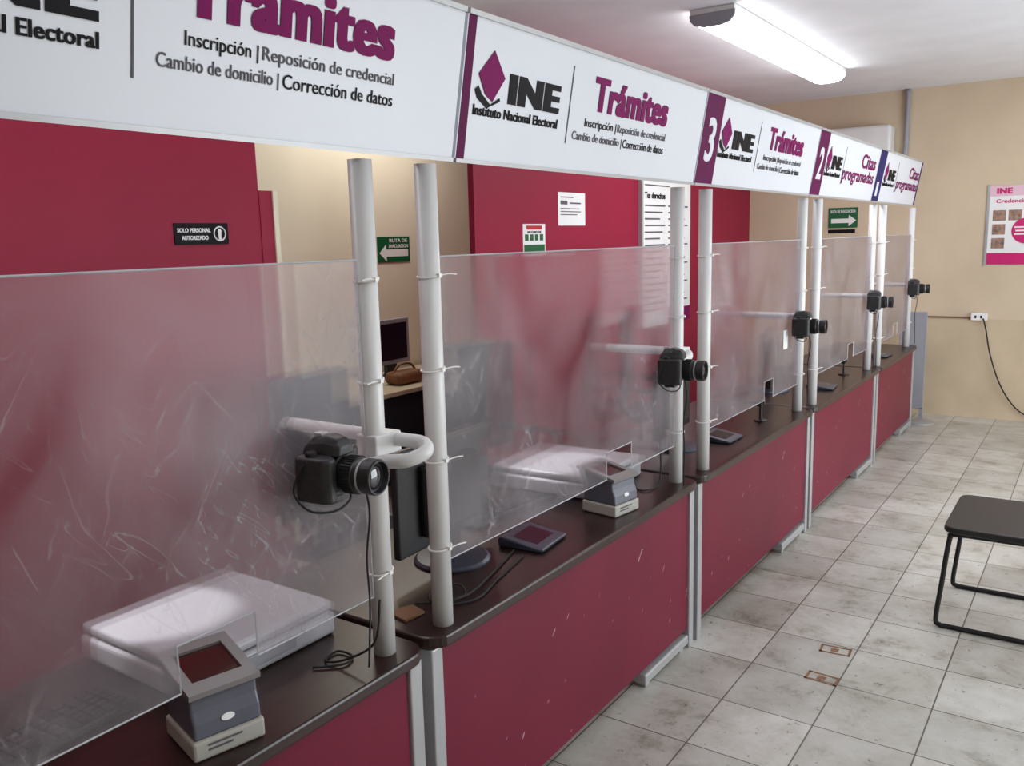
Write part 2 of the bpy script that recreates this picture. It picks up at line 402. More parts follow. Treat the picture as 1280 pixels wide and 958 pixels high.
# ------------------------------------------------------------------ overhead signs
SB = [1.735, 3.235, 4.80, 6.26, 7.80]
zb, zt = 1.905, 2.235; xb, xt = -1.352, -1.295
tilt = Vector((xt-xb, 0, zt-zb)); SH = tilt.length
def ine_logo(fr, R, o, u, k=1.0):
    h = SH
    cu_, cv = u+.075*k, h*.57
    flat('emblem', fr, [(cu_-.055*k, cv+.016), (cu_-.02*k, cv-.030), (cu_+.012*k, cv-.044), (cu_+.058*k, cv+.018), (cu_+.002*k, cv+.078)], M_purple, R, o, .001, .0025)
    flat('emblem_bar', fr, [(cu_-.065*k, cv-.022), (cu_-.052*k, cv-.042), (cu_-.01*k, cv-.062), (cu_+.045*k, cv-.040), (cu_+.042*k, cv-.032), (cu_+.004*k, cv-.052), (cu_-.035*k, cv-.030), (cu_-.052*k, cv-.012)], M_black, R, o, .001, .0025)
    text('lettering', 'INE', fr, u+.155*k, h*.445, .255*k, h*.225, M_black, R, o, bold=.06)
    text('lettering', 'Instituto Nacional Electoral', fr, u+.01*k, h*.325, .40*k, h*.075, M_black, R, o, bold=.02)
def sign(y0, y1, kind, num=None, bandw=.05, band=M_band, s0=0.0, k=1.0, ds=0.0, dv=0.0, tx=0.0):
    R = root('overhead_sign', (xb-.03, (y0+y1)/2, zb), None, 'sign', 'overhead signs'); o = R.location
    fr = Frame((xb, y0, zb), (0, 1, 0), tilt); L = y1-y0
    V, F = g_extr([fr.p(0.0, 0, -.03), fr.p(L, 0, -.03), fr.p(L, SH, -.03), fr.p(0, SH, -.03)], fr.N*.03)
    obj('sign_face', V, F, M_sign, R, o)
    for nm, pr in (('frame_rail', rect(0, L, SH, SH+.012)), ('frame_rail', rect(0, L, -.010, 0.0))):
        flat(nm, fr, pr, M_alu, R, o, -.035, .006)
    if bandw:
        flat('colour_band', fr, rect(.004, bandw, .0, SH), band, R, o, 0, .0012)
    c = s0
    ine_logo(fr, R, o, c+ds, k)
    flat('divider_line', fr, rect(c+ds+.465*k, c+ds+.469*k, SH*.22, SH*.86), M_grey, R, o, .001, .002)
    if kind == 'T':
        text('lettering', 'Trámites', fr, c+.60, SH*(.53+dv), .53, SH*.30, M_purple, R, o, bold=.045)
        text('lettering', 'Inscripción |', fr, c+.565+tx*.8, SH*(.365+dv), .20-tx*.8, SH*.095, M_black, R, o)
        text('lettering', 'Reposición de credencial', fr, c+.775, SH*(.365+dv), .36, SH*.095, M_grey, R, o)
        text('lettering', 'Cambio de domicilio |', fr, c+.50+tx, SH*(.24+dv), .315-tx, SH*.095, M_grey, R, o)
        text('lettering', 'Corrección de datos', fr, c+.825, SH*(.255+dv), .31, SH*.08, M_black, R, o)
        R['label'] = 'white overhead sign with plum lettering reading Trámites'
    else:
        text('lettering', 'Citas', fr, y1-y0-.45, SH*.57, .38, SH*.26, M_purple, R, o, bold=.02)
        text('lettering', 'programadas', fr, y1-y0-.86, SH*.24, .80, SH*.30, M_purple, R, o, bold=.014)
        R['label'] = 'white overhead sign reading Citas programadas'
    if num:
        text('numeral', num, fr, bandw*.28, SH*.25, bandw*.46, SH*.50, M_sign, R, o, bold=.02)
        R['label'] = R['label'].replace('with plum lettering ', '')+', band numbered '+num
    return R
sign(0.20, SB[0]-.012, 'T', s0=.158, bandw=.10, ds=.045, dv=.03, tx=.055)
sign(SB[0], SB[1]-.01, 'T', s0=.042, bandw=.035)
sign(SB[1], SB[2]-.01, 'T', num='3', s0=.175, bandw=.18)
sign(SB[2], SB[3]-.01, 'C', num='2', s0=.19, bandw=.19, k=.84)
R5 = sign(SB[3], SB[4], 'C', s0=.22, bandw=.20, band=M_navy, k=.9)
fr5 = Frame((xb, SB[3], zb), (0, 1, 0), tilt)
text('lettering', '1', fr5, .06, SH*.10, .06, SH*.28, M_sign, R5, R5.location, bold=.02)
flat('colour_band', fr5, rect(SB[4]-SB[3]-.045, SB[4]-SB[3], 0, SH), M_navy, R5, R5.location, 0, .0012)

# ------------------------------------------------------------------ DSLR cameras
M_cambody = mat('camera_black_plastic', (0.02, 0.02, 0.022), 0.42, var=0.3, scale=120, bump=0.08)
def build_dslr():
    R = root('camera', (0, 0, 0), 'black DSLR camera with zoom lens fixed on a white bracket', 'camera', 'counter cameras')
    pts = [(-.028, -.062), (-.03, .055), (-.022, .064), (.02, .064), (.03, .052), (.03, -.02), (.034, -.03), (.052, -.04), (.052, -.058), (.04, -.067), (-.018, -.067)]
    V, F = g_extr([(a, b, -.052) for a, b in pts], (0, 0, .084))
    b = obj('body', V, F, M_cambody, R); mm = b.modifiers.new('b', 'BEVEL'); mm.width = .007; mm.segments = 3; mm.limit_method = 'ANGLE'
    V, F = [], []
    rings = [(-.03, .030, .046), (-.018, .027, .060), (.012, .026, .064), (.036, .022, .058), (.046, .018, .046)]
    for x, hw, top in rings:
        V += [(x, -hw*1.25, .028), (x, -hw, (.028+top)/2+.006), (x, -hw*.62, top), (x, hw*.62, top), (x, hw, (.028+top)/2+.006), (x, hw*1.25, .028)]
    for i in range(len(rings)-1):
        for j in range(6): F.append((i*6+j, i*6+(j+1) % 6, (i+1)*6+(j+1) % 6, (i+1)*6+j))
    F.append(tuple(range(6))); F.append(tuple(range(len(V)-1, len(V)-7, -1)))
    b = obj('flash_housing', V, F, M_cambody, R); mm = b.modifiers.new('b', 'BEVEL'); mm.width = .003; mm.segments = 2; mm.limit_method = 'ANGLE'
    V, F = g_lathe([(.0, 0), (.036, 0), (.036, .008), (.032, .010), (.032, .018), (.034, .020), (.034, .045), (.032, .047), (.0315, .062), (.0335, .064), (.0335, .085), (.032, .088), (.029, .088), (.026, .078), (0.001, .076)], (.028, 0, -.008), (1, 0, 0), 36)
    b = obj('lens', V, F, M_blackplastic, R)
    V, F = [], []
    for j in range(36):
        a = 2*math.pi*j/36; c, s = math.cos(a), math.sin(a); u = Vector((0, c, s)); t = Vector((0, -s, c)); p = Vector((.050, 0, -.008))+u*.033
        V, F = merge((V, F), g_extr([p-t*.0018, p+t*.0018, p+t*.0012+u*.003, p-t*.0012+u*.003], (.022, 0, 0)))
    obj('zoom_ring', V, F, M_blackrub, R)
    V, F = g_lathe([(.0325, 0), (.0332, .001), (.0332, .003), (.0325, .004)], (.084, 0, -.008), (1, 0, 0), 36); obj('trim_ring', V, F, M_alu, R)
    V, F = g_lathe([(.026, 0), (.018, .004), (.008, .0065), (.001, .007)], (.105, 0, -.008), (1, 0, 0), 28); obj('lens_glass', V, F, M_glassdark, R, smooth=True)
    V, F = g_lathe([(.011, 0), (.011, .008), (.009, .010)], (0, -.046, .030), (0, 0, 1), 20); obj('mode_dial', V, F, M_blackrub, R)
    V, F = g_box(-.024, -.004, -.010, .010, .058, .066, .001); obj('hot_shoe', V, F, M_alu, R)
    V, F = g_box(-.018, .018, -.018, .018, -.068, -.050, .003); obj('mount_plate', V, F, M_blackplastic, R)
    V, F = g_tube([(0, -.068, .02), (-.02, -.076, -.03), (.0, -.06, -.068), (.02, -.01, -.080), (.02, .035, -.068), (0, .05, -.05)], .0022, 8); obj('neck_strap', V, F, M_blackrub, R, smooth=True)
    V, F = g_tube([(0, .060, 0), (.01, .074, -.02), (.03, .078, -.10), (.02, .075, -.20), (.025, .07, -.30), (.03, .05, -.42)], .0022, 8); obj('cable', V, F, M_blackrub, R, smooth=True)
    return R
cam0 = build_dslr(); cam0.scale = (1.12, 1.12, 1.12)
for i, y in enumerate(end_posts):
    if i == 0: cam0.location = (-1.322, y-.205, 1.240); cam0.rotation_euler = (0, 0, .12)
    else: copy_thing(cam0, (-1.322, y-.190, 1.215+.005*i), (.1, .05, .12, .1)[i-1])

# ------------------------------------------------------------------ fingerprint readers
def build_reader():
    R = root('fingerprint_reader', (0, 0, 0), 'grey desktop fingerprint reader with slanted dark glass on ivory base', 'scanner', 'fingerprint readers')
    V, F = g_box(-.075, .078, -.075, .075, 0, .042, .006); obj('base', V, F, M_ivory, R)
    side = [(-.07, .042), (.074, .042), (.072, .075), (.062, .098), (.060, .12), (.066, .136), (-.085, .162), (-.095, .15), (-.08, .12), (-.072, .08)]
    V, F = g_extr([(a, -.070, b) for a, b in side], (0, .140, 0))
    b = obj('housing', V, F, M_slate, R); mm = b.modifiers.new('b', 'BEVEL'); mm.width = .006; mm.segments = 3; mm.limit_method = 'ANGLE'
    d = Vector((.16, 0, -.028)).normalized()
    nrm = Vector((-d.z, 0, d.x))
    def P(u, v, n): return Vector((-.095, -.074, .158))+Vector((0, u, 0))+d*v+nrm*n
    V, F = [], []
    for (a, b_, c, e) in ((0, .148, -.006, .024), (0, .148, .132, .170), (0, .022, .024, .132), (.126, .148, .024, .132)):
        q = [P(a, c, 0), P(b_, c, 0), P(b_, e, 0), P(a, e, 0)]
        V, F = merge((V, F), g_extr(q, nrm*.012))
    obj('top_frame', V, F, M_topframe, R)
    V, F = g_extr([P(.022, .024, .002), P(.126, .024, .002), P(.126, .132, .002), P(.022, .132, .002)], nrm*.004); obj('platen_glass', V, F, M_platen, R)
    fb = Frame((.0735, 0, .07), (0, 1, 0), (-.3, 0, 1))
    V, F = g_extr([fb.p(.014*math.cos(a*math.pi/10), .007*math.sin(a*math.pi/10)+.002, .0) for a in range(20)], fb.N*.002)
    obj('badge', V, F, M_paper, R)
    frb = Frame((.0785, -.045, .012), (0, 1, 0), (0, 0, 1))
    lines('label_print', frb, [(0, .07, .016, .020), (0, .05, .006, .010)], M_grey, R, (0, 0, 0), n=0)
    return R
rd = build_reader(); rd.location = (-1.435, .985, HC+.001); rd.rotation_euler = (0, 0, -.25); rd.scale = (.98, .98, .98)
copy_thing(rd, (-1.44, 2.70, HC+.001), -.15)

# ------------------------------------------------------------------ flatbed printers
def build_printer():
    R = root('flatbed_printer', (0, 0, 0), 'grey-white flatbed printer on a counter behind the screen', 'printer', 'flatbed printers')
    V, F = g_box(-.20, .20, -.215, .215, 0, .060, .012, 3); obj('body', V, F, M_printer, R)
    V, F = g_box(-.195, .195, -.21, .21, .063, .090, .010, 3); obj('lid', V, F, M_printer, R)
    V, F = g_box(-.215, -.195, -.14, .14, .015, .03, .003); obj('paper_tray', V, F, M_greyplastic, R)
    V, F = g_box(.198, .206, -.08, .08, .02, .05, .002); obj('rear_panel', V, F, M_greyplastic, R)
    return R
pr = build_printer(); pr.location = (-1.765, 1.235, HC+.001)
copy_thing(pr, (-1.74, 2.96, HC+.001), .05)

# ------------------------------------------------------------------ signature pads
def build_pad():
    R = root('signature_pad', (0, 0, 0), 'low dark signature pad lying on a counter', 'signature pad', 'signature pads')
    V, F = g_extr([(-.08, -.09, 0), (.08, -.09, 0), (.085, -.09, .012), (-.07, -.09, .035), (-.08, -.09, .028)], (0, .18, 0))
    b = obj('housing', V, F, M_pad, R); mm = b.modifiers.new('b', 'BEVEL'); mm.width = .006; mm.segments = 3; mm.limit_method = 'ANGLE'
    d = Vector((.155, 0, -.023)).normalized(); n = Vector((-d.z, 0, d.x)); o = Vector((-.07, -.06, .035))
    q = [o+d*.03, o+d*.03+Vector((0, .12, 0)), o+d*.12+Vector((0, .12, 0)), o+d*.12]
    V, F = g_extr(q, n*.001); obj('screen', V, F, M_screen, R)
    return R
pad = build_pad(); pad.location = (-1.50, 2.27, HC+.001); pad.rotation_euler = (0, 0, .1)
copy_thing(pad, (-1.50, 3.95, HC+.001), .0)
copy_thing(pad, (-1.46, 5.60, HC+.001), .1)
copy_thing(pad, (-1.46, 7.25, HC+.001), -.1)

# ------------------------------------------------------------------ keyboards
def build_kb():
    R = root('keyboard', (0, 0, 0), 'black computer keyboard lying on a counter', 'keyboard', 'keyboards')
    V, F = g_box(-.07, .07, -.22, .22, 0, .018, .005); obj('tray', V, F, M_blackplastic, R)
    V, F = [], []
    for a in range(5):
        for b in range(15):
            x = -.056+a*.023; y = -.205+b*.0275
            V, F = merge((V, F), g_box(x, x+.018, y, y+.022, .017, .024))
    k = obj('keys', V, F, M_blackplastic, R); k['kind'] = 'stuff'
    return R
kb = build_kb(); kb.location = (-1.72, .74, HC+.001); kb.rotation_euler = (0, 0, .1)
copy_thing(kb, (-1.78, 2.48, HC+.001), -.1)

# ------------------------------------------------------------------ monitors (backs toward public)
def build_monitor():
    R = root('computer_monitor', (0, 0, 0), 'black flat computer monitor on a stand, seen from its back', 'monitor', 'counter monitors')
    V, F = g_lathe([(.12, 0), (.12, .006), (.11, .012), (.03, .018)], (0, 0, 0), (0, 0, 1), 32); obj('stand_base', V, F, M_pad, R)
    V, F = g_box(-.015, .015, -.03, .03, .015, .16, .004); obj('stand_neck', V, F, M_blackplastic, R)
    V, F = g_box(-.035, -.01, -.24, .24, .07, .39, .006); obj('screen_shell', V, F, M_blackplastic, R)
    V, F = g_box(-.012, .02, -.14, .14, .11, .33, .012); obj('rear_bulge', V, F, M_blackplastic, R)
    V, F = g_box(-.0365, -.034, -.225, .225, .085, .375); obj('screen', V, F, M_screen, R)
    return R
mn = build_monitor(); mn.location = (-1.63, 2.01, HC+.001); mn.rotation_euler = (0, 0, .05)
copy_thing(mn, (-1.62, 3.70, HC+.001), .1); copy_thing(mn, (-1.72, 5.35, HC+.001), .2)

def small_stand(loc):
    R = root('desk_webcam', loc, 'small black webcam on a stand standing on a counter', 'webcam', 'desk webcams')
    V, F = g_lathe([(.035, 0), (.035, .006), (.008, .01), (.006, .08)], (0, 0, 0), (0, 0, 1), 20); obj('stand', V, F, M_blackplastic, R)
    V, F = g_box(-.015, .015, -.03, .03, .08, .12, .006); obj('head', V, F, M_blackplastic, R)
    V, F = g_lathe([(.012, 0), (.011, .005), (.001, .006)], (.015, 0, .10), (1, 0, 0), 16); obj('lens', V, F, M_glassdark, R)
    return R
ws = small_stand((-1.47, 4.45, HC+.001)); copy_thing(ws, (-1.47, 6.2, HC+.001))

def cable(pts, label='black cable curled on the counter', r=.003):
    V, F = g_tube(pts, r, 8); ob = obj('cable', V, F, M_blackrub, o=pts[0], smooth=True); tag(ob, label, 'cable')
z = HC+.005
cable([(-1.47, 1.28, z), (-1.42, 1.33, z), (-1.43, 1.37, z), (-1.48, 1.37, z), (-1.47, 1.32, z), (-1.42, 1.33, z+.01), (-1.345, 1.36, z+.06), (-1.340, 1.38, z+.16)])
cable([(-1.50, 1.68, z), (-1.44, 1.72, z+.005), (-1.42, 1.80, z), (-1.47, 1.83, z+.01), (-1.50, 1.75, z+.01), (-1.45, 1.70, z+.01), (-1.40, 1.78, z+.01), (-1.45, 1.98, z), (-1.50, 2.16, z)])
cable([(-1.42, 1.72, z), (-1.375, 1.80, z), (-1.41, 1.95, z), (-1.45, 2.14, z)])
cable([(-1.42, 2.80, z), (-1.46, 2.84, z), (-1.51, 2.90, z), (-1.50, 2.98, z), (-1.43, 2.97, z), (-1.41, 3.06, z+.02), (-1.42, 3.08, z+.2)])
V, F = g_extr([(-1.53, 1.60, HC+.001), (-1.45, 1.585, HC+.001), (-1.44, 1.65, HC+.004), (-1.50, 1.67, HC+.002)], (0, 0, .006))
ob = obj('paper_scrap', V, F, M_duct, o=(-1.49, 1.62, HC+.001)); tag(ob, 'folded brown paper scrap lying on the counter', 'paper')

# ------------------------------------------------------------------ ceiling lamp
def lamp(x, y0, y1, label):
    R = root('ceiling_lamp', (x, (y0+y1)/2, ZC), label, 'lamp', 'fluorescent ceiling lamps'); o = R.location
    V, F = g_box(x-.13, x+.13, y0, y1, ZC-.03, ZC-.001, .003); obj('lamp_housing', V, F, M_white, R, o)
    prof = [(-.13, -.03), (-.125, -.06), (-.10, -.085), (-.05, -.098), (.05, -.098), (.10, -.085), (.125, -.06), (.13, -.03)]
    V, F = g_extr([(x+a, y0+.02, ZC+b) for a, b in prof], (0, y1-y0-.04, 0)); obj('diffuser', V, F, M_lamp, R, o)
    for ya in (y0, y1-.02):
        V, F = g_extr([(x+a*1.03, ya, ZC+b*1.04) for a, b in prof], (0, .02, 0)); obj('end_cap', V, F, M_greyplastic, R, o)
lamp(-1.93, 4.85, 7.30, 'long white wraparound fluorescent ceiling lamp, lit')

# ------------------------------------------------------------------ far wall things
R = root('air_conditioner', (-2.03, YF, 2.36), 'white wall-mounted air conditioner', 'air conditioner'); o = R.location
V, F = g_box(-2.42, -1.70, YF-.20, YF-.001, 2.37, 2.65, .03, 4); obj('casing', V, F, M_white, R, o)
V, F = g_box(-2.36, -1.76, YF-.205, YF-.19, 2.385, 2.41, .003); obj('vent_flap', V, F, M_greyplastic, R, o)
V, F = g_tube([(-1.60, YF-.03, 2.955), (-1.60, YF-.03, 2.6), (-1.605, YF-.03, 2.4), (-1.66, YF-.03, 2.33), (-1.8, YF-.03, 2.31)], .022, 12)
ob = obj('conduit_pipe', V, F, M_greyplastic, o=(-1.60, YF-.03, 2.955), smooth=True); tag(ob, 'grey pipe running down the wall from the ceiling', 'pipe')
def evac(fr, w, h, arrow, lab):
    o = fr.O
    R = root('evacuation_sign', o, lab, 'sign', 'evacuation signs')
    flat('sign_board', fr, rect(0, w, 0, h), M_green, R, o, 0.002, .006)
    fr2 = Frame(fr.p(0, 0, .006), fr.U, fr.V)
    if arrow < 0: pts = [(.05, .36), (.26, .70), (.26, .50), (.94, .50), (.94, .22), (.26, .22), (.26, .04)]
    else: pts = [(.95, .36), (.70, .64), (.70, .46), (.10, .46), (.10, .24), (.70, .24), (.70, .08)]
    flat('arrow', fr2, [(a*w, b*h) for a, b in pts], M_paper, R, o, 0, .001)
    if arrow < 0:
        text('lettering', 'RUTA DE', fr2, w*.36, h*.78, w*.56, h*.14, M_paper, R, o, bold=.02)
        text('lettering', 'EVACUACION', fr2, w*.34, h*.56, w*.60, h*.14, M_paper, R, o, bold=.02)
    else:
        text('lettering', 'RUTA DE EVACUACION', fr2, w*.08, h*.74, w*.84, h*.15, M_paper, R, o, bold=.02)
evac(Frame((XL, 4.80, 1.56), (0, 1, 0), (0, 0, 1)), .36, .19, -1, 'green evacuation route sign with white arrow pointing backward')
evac(Frame((-2.27, YF, 1.74), (1, 0, 0), (0, 0, 1)), .27, .19, 1, 'green evacuation route sign with white arrow')
fr = Frame((-2.27, YF-.002, 1.69), (1, 0, 0), (0, 0, 1))
ob = flat('information_card', fr, rect(0, .25, 0, .035), M_black, None, fr.O); tag(ob, 'small dark strip label below a green sign', 'label')

fr = Frame((-.90, YF-.004, 1.385), (1, 0, 0), (0, 0, 1)); PW, PH = .62, .68
R = root('wall_poster', fr.O, 'white and magenta information poster with small photographs', 'poster'); o = fr.O
flat('poster_sheet', fr, rect(0, PW, 0, PH), M_paper, R, o, 0, .003)
f2 = Frame(fr.p(0, 0, .003), fr.U, fr.V)
M_pink = mat('pale_pink_ink', srgb(225, 190, 205), .5, var=.05)
M_photo = mat('photo_print', srgb(150, 120, 105), .5, var=.6, scale=25)
flat('footer_band', f2, rect(0, PW, 0, .10), M_magenta, R, o)
flat('header_band', f2, rect(.0, PW, PH-.09, PH), M_pink, R, o)
text('lettering', 'INE', f2, .05, PH-.07, .12, .05, M_magenta, R, o, bold=.05, n0=.0015, n1=.003)
text('lettering', 'Credencial para Votar', f2, .05, PH-.16, .5, .045, M_magenta, R, o, bold=.02)
for a, b in ((.03, .38), (.15, .38), (.27, .42), (.03, .26), (.42, .40), (.03, .14)):
    flat('photo_print', f2, rect(a, a+.10, b, b+.09), M_photo, R, o)
V, F = g_lathe([(.11, 0), (.11, .0015)], f2.p(.29, .29, .0015), (0, -1, 0), 32); obj('magenta_disc', V, F, M_magenta, R, o)
lines('text_lines', f2, [(.2, .38, .315, .327), (.21, .37, .285, .297), (.2, .38, .255, .267)], M_paper, R, o, n=.003)
flat('frame_edge', fr, rect(-.02, 0, -.01, PH+.01), M_alu, R, o, 0, .008)
V, F = g_box(-1.50, -.99, YF-.016, YF-.005, .905, .918, .002); ob = obj('cable_raceway', V, F, M_duct, o=(-1.2, YF, .91)); tag(ob, 'thin surface wiring duct along the wall', 'wiring duct')
R = root('power_outlet', (-.92, YF, .88), 'white surface power outlet box on the beige wall', 'outlet')
V, F = g_box(-.99, -.86, YF-.04, YF-.005, .89, .955, .006); obj('outlet_box', V, F, M_paper, R, R.location)
V, F = g_box(-.96, -.945, YF-.042, YF-.038, .91, .935); obj('socket', V, F, M_black, R, R.location)
V, F = g_box(-.915, -.90, YF-.042, YF-.038, .91, .935); obj('socket', V, F, M_black, R, R.location)
cable([(-.89, YF-.045, .91), (-.86, YF-.05, .80), (-.82, YF-.05, .60), (-.74, YF-.05, .36), (-.64, YF-.05, .18), (-.52, YF-.04, .07), (-.3, YF-.05, .012), (0, YF-.06, .008)], 'black cable hanging from a wall outlet', .006)
V, F = g_box(-1.52, -1.30, 8.42, 8.44, 0.10, .98, .003)
V, F = merge((V, F), g_box(-1.52, -1.49, 8.42, 8.44, 0, .11), g_box(-1.33, -1.30, 8.42, 8.44, 0, .11))
ob = obj('side_board', V, F, M_greyplastic, o=(-1.41, 8.43, 0)); tag(ob, 'grey upright board at the end of the counters', 'board')

# ------------------------------------------------------------------ partition wall things
fr = Frame((XP, 2.10, 1.715), (0, 1, 0), (0, 0, 1)); o = fr.O
R = root('notice_sign', o, 'black sign with white lettering on the crimson wall', 'sign')
flat('sign_board', fr, rect(0, .255, 0, .085), M_black, R, o, .001, .005); f2 = Frame(fr.p(0, 0, .005), fr.U, fr.V)
text('lettering', 'SOLO PERSONAL', f2, .012, .048, .155, .017, M_paper, R, o, bold=.03)
text('lettering', 'AUTORIZADO', f2, .03, .018, .125, .017, M_paper, R, o, bold=.03)
V, F = g_tube([f2.p(.212+.028*math.cos(a*math.pi/10), .042+.028*math.sin(a*math.pi/10), .001) for a in range(20)], .003, 6, smooth=False, closed=True); obj('pictogram', V, F, M_paper, R, o)
flat('pictogram', f2, [(.206, .018), (.218, .018), (.219, .05), (.222, .05), (.216, .062), (.208, .062), (.202, .05), (.205, .05)], M_paper, R, o)
# chipped plaster patch on the crimson wall
fr = Frame((XP, 1.27, 2.03), (0, 1, 0), (0, 0, 1))
ob = flat('chipped_patch', fr, [(0, 0), (.03, -.006), (.055, .004), (.06, .02), (.03, .028), (.0, .02)], M_beige, None, fr.O, .0003, .0012); tag(ob, 'small pale chipped paint patch on the crimson wall', 'paint chip')

fr = Frame((XP, 5.01, 1.79), (0, 1, 0), (0, 0, 1)); o = fr.O
R = root('paper_notice', o, 'white printed paper notice taped to the crimson wall', 'notice')
flat('sheet', fr, rect(0, .36, 0, .22), M_paper, R, o, .001, .002)
lines('text_lines', fr, [(.03, .20, .185, .192), (.03, .12, .14, .165), (.15, .30, .145, .155), (.03, .28, .11, .116), (.03, .30, .09, .096), (.03, .25, .07, .076)], M_grey, R, o, n=.002)
fr = Frame((XP, 4.58, 1.60), (0, 1, 0), (0, 0, 1)); o = fr.O
R = root('safety_sign', o, 'small white safety sign with red and green bands', 'sign')
flat('sheet', fr, rect(0, .26, 0, .20), M_paper, R, o, .001, .003); f2 = Frame(fr.p(0, 0, .003), fr.U, fr.V)
flat('header_band', f2, rect(.04, .22, .165, .19), mat('red_ink', srgb(190, 30, 40), .5), R, o)
for a in range(4): flat('pictogram', f2, rect(.02+a*.058, .06+a*.058, .095, .135), M_green, R, o)
flat('footer_band', f2, rect(.01, .25, .01, .07), M_green, R, o)
text('lettering', 'EN CASO DE', f2, .05, .142, .16, .014, M_black, R, o, bold=.02)

fr = Frame((XP, 6.24, .98), (0, 1, 0), (0, 0, 1)); o = fr.O
R = root('information_banner', o, 'tall white printed information panel with grey frame on the crimson wall', 'poster')
flat('panel', fr, rect(0, .94, 0, 1.30), M_paper, R, o, .001, .02); f2 = Frame(fr.p(0, 0, .020), fr.U, fr.V)
flat('frame_edge', fr, rect(-.03, 0, 0, 1.30), M_alu, R, o, 0, .03)
text('lettering', 'Derechos y obligaciones', f2, .04, 1.17, .85, .055, M_black, R, o, bold=.03)
text('lettering', 'Tus derechos', f2, .04, 1.02, .38, .05, M_black, R, o, bold=.03)
sp = [(.04, .5, 1.12, 1.13)]
for i in range(17):
    v = .96-i*.052; sp.append((.04, .42-.05*((i*7) % 3), v, v+.012)); sp.append((.48, .88-.06*((i*5) % 3), v, v+.012))
lines('text_lines', f2, sp, M_grey, R, o)
flat('footer_band', f2, rect(.5, .94, 0, .12), M_purple, R, o)

# ------------------------------------------------------------------ recess desk
R = root('office_desk', (-4.1, 4.4, 0), 'beige office desk against the cream wall', 'desk'); o = R.location
V, F = g_box(-4.45, -3.75, 3.3, 5.3, .72, .75, .004); obj('desk_top', V, F, M_desk, R, o)
V, F = g_box(-3.84, -3.81, 3.4, 5.2, .12, .72); obj('modesty_panel', V, F, M_fabric, R, o)
for x in (-4.38, -3.86):
    for y in (3.36, 5.24):
        V, F = g_box(x-.02, x+.02, y-.02, y+.02, 0, .72); obj('leg', V, F, M_blackplastic, R, o)
R = root('desk_monitor', (-4.15, 4.55, .75), 'small dark screen standing on the beige desk', 'monitor'); o = R.location
V, F = g_box(-4.2, -4.17, 4.40, 4.74, .85, 1.17, .005); obj('bezel', V, F, M_greyplastic, R, o)
V, F = g_box(-4.17, -4.167, 4.43, 4.71, .88, 1.14); obj('screen', V, F, M_screen, R, o)
V, F = g_box(-4.23, -4.19, 4.52, 4.62, .765, .95, .004); obj('stand', V, F, M_blackplastic, R, o)
V, F = g_box(-4.28, -4.10, 4.46, 4.68, .751, .768, .004); obj('base', V, F, M_blackplastic, R, o)
bmv, bmf = g_box(-4.02, -3.86, 4.28, 4.55, .751, .84, .04, 4)
ob = obj('brown_bag', bmv, bmf, M_brown, o=(-3.94, 4.4, .751), smooth=True); tag(ob, 'crumpled brown leather bag lying on the desk', 'bag')
V, F = g_tube([(-3.94, 4.30, .83), (-3.94, 4.36, .88), (-3.94, 4.47, .88), (-3.94, 4.53, .83)], .008, 8)
h = obj('handle', [Vector(v)-ob.location for v in V], F, M_brown, ob, smooth=True)
V, F = g_box(-3.95, -3.80, 4.62, 4.85, .751, .775, .003); ob = obj('paper_stack', V, F, M_paper, o=(-3.88, 4.73, .751)); tag(ob, 'stack of white papers on the desk', 'papers')
V, F = g_box(-3.78, -3.45, 4.45, 4.9, 0, .55, .01)
ob = obj('filing_box', V, F, M_blackplastic, o=(-3.6, 4.7, 0)); tag(ob, 'black box standing on the floor beside the desk', 'box')

# ------------------------------------------------------------------ office chairs
def build_office_chair():
    R = root('office_chair', (0, 0, 0), 'dark office swivel chair behind the counter', 'chair', 'office chairs')
    V, F = g_box(-.24, .24, -.24, .24, .44, .52, .035, 4); obj('seat', V, F, M_fabric, R, smooth=True)
    V, F = g_box(-.30, -.23, -.25, .25, .60, 1.18, .03, 4); obj('backrest', V, F, M_fabric, R, smooth=True)
    V, F = g_tube([(-.1, 0, .44), (-.24, 0, .46), (-.30, 0, .56), (-.29, 0, .75)], .02, 10); obj('back_support', V, F, M_blackplastic, R, smooth=True)
    V, F = g_lathe([(.03, .08), (.03, .30), (.018, .30), (.018, .45)], (0, 0, 0), (0, 0, 1), 16); obj('gas_column', V, F, M_blackplastic, R)
    for i in range(5):
        a = i*2*math.pi/5; c, s = math.cos(a), math.sin(a)
        V, F = g_tube([(0, 0, .11), (.14*c, .14*s, .10), (.27*c, .27*s, .07)], .018, 8); obj('base_arm', V, F, M_blackplastic, R, smooth=True)
        V, F = g_lathe([(.026, -.02), (.028, -.015), (.028, .015), (.026, .02)], (.27*c, .27*s, .028), (-s, c, 0), 16); obj('caster', V, F, M_blackrub, R)
    for sgn in (-1, 1):
        V, F = g_tube([(.05, .24*sgn, .48), (.05, .29*sgn, .56), (.02, .29*sgn, .68), (-.18, .29*sgn, .68)], .016, 8); obj('armrest', V, F, M_blackplastic, R, smooth=True)
    return R
oc = build_office_chair(); oc.location = (-2.45, 2.50, 0); oc.rotation_euler = (0, 0, .2)
copy_thing(oc, (-2.45, 3.55, 0), -.2); copy_thing(oc, (-2.5, 5.5, 0), .4)

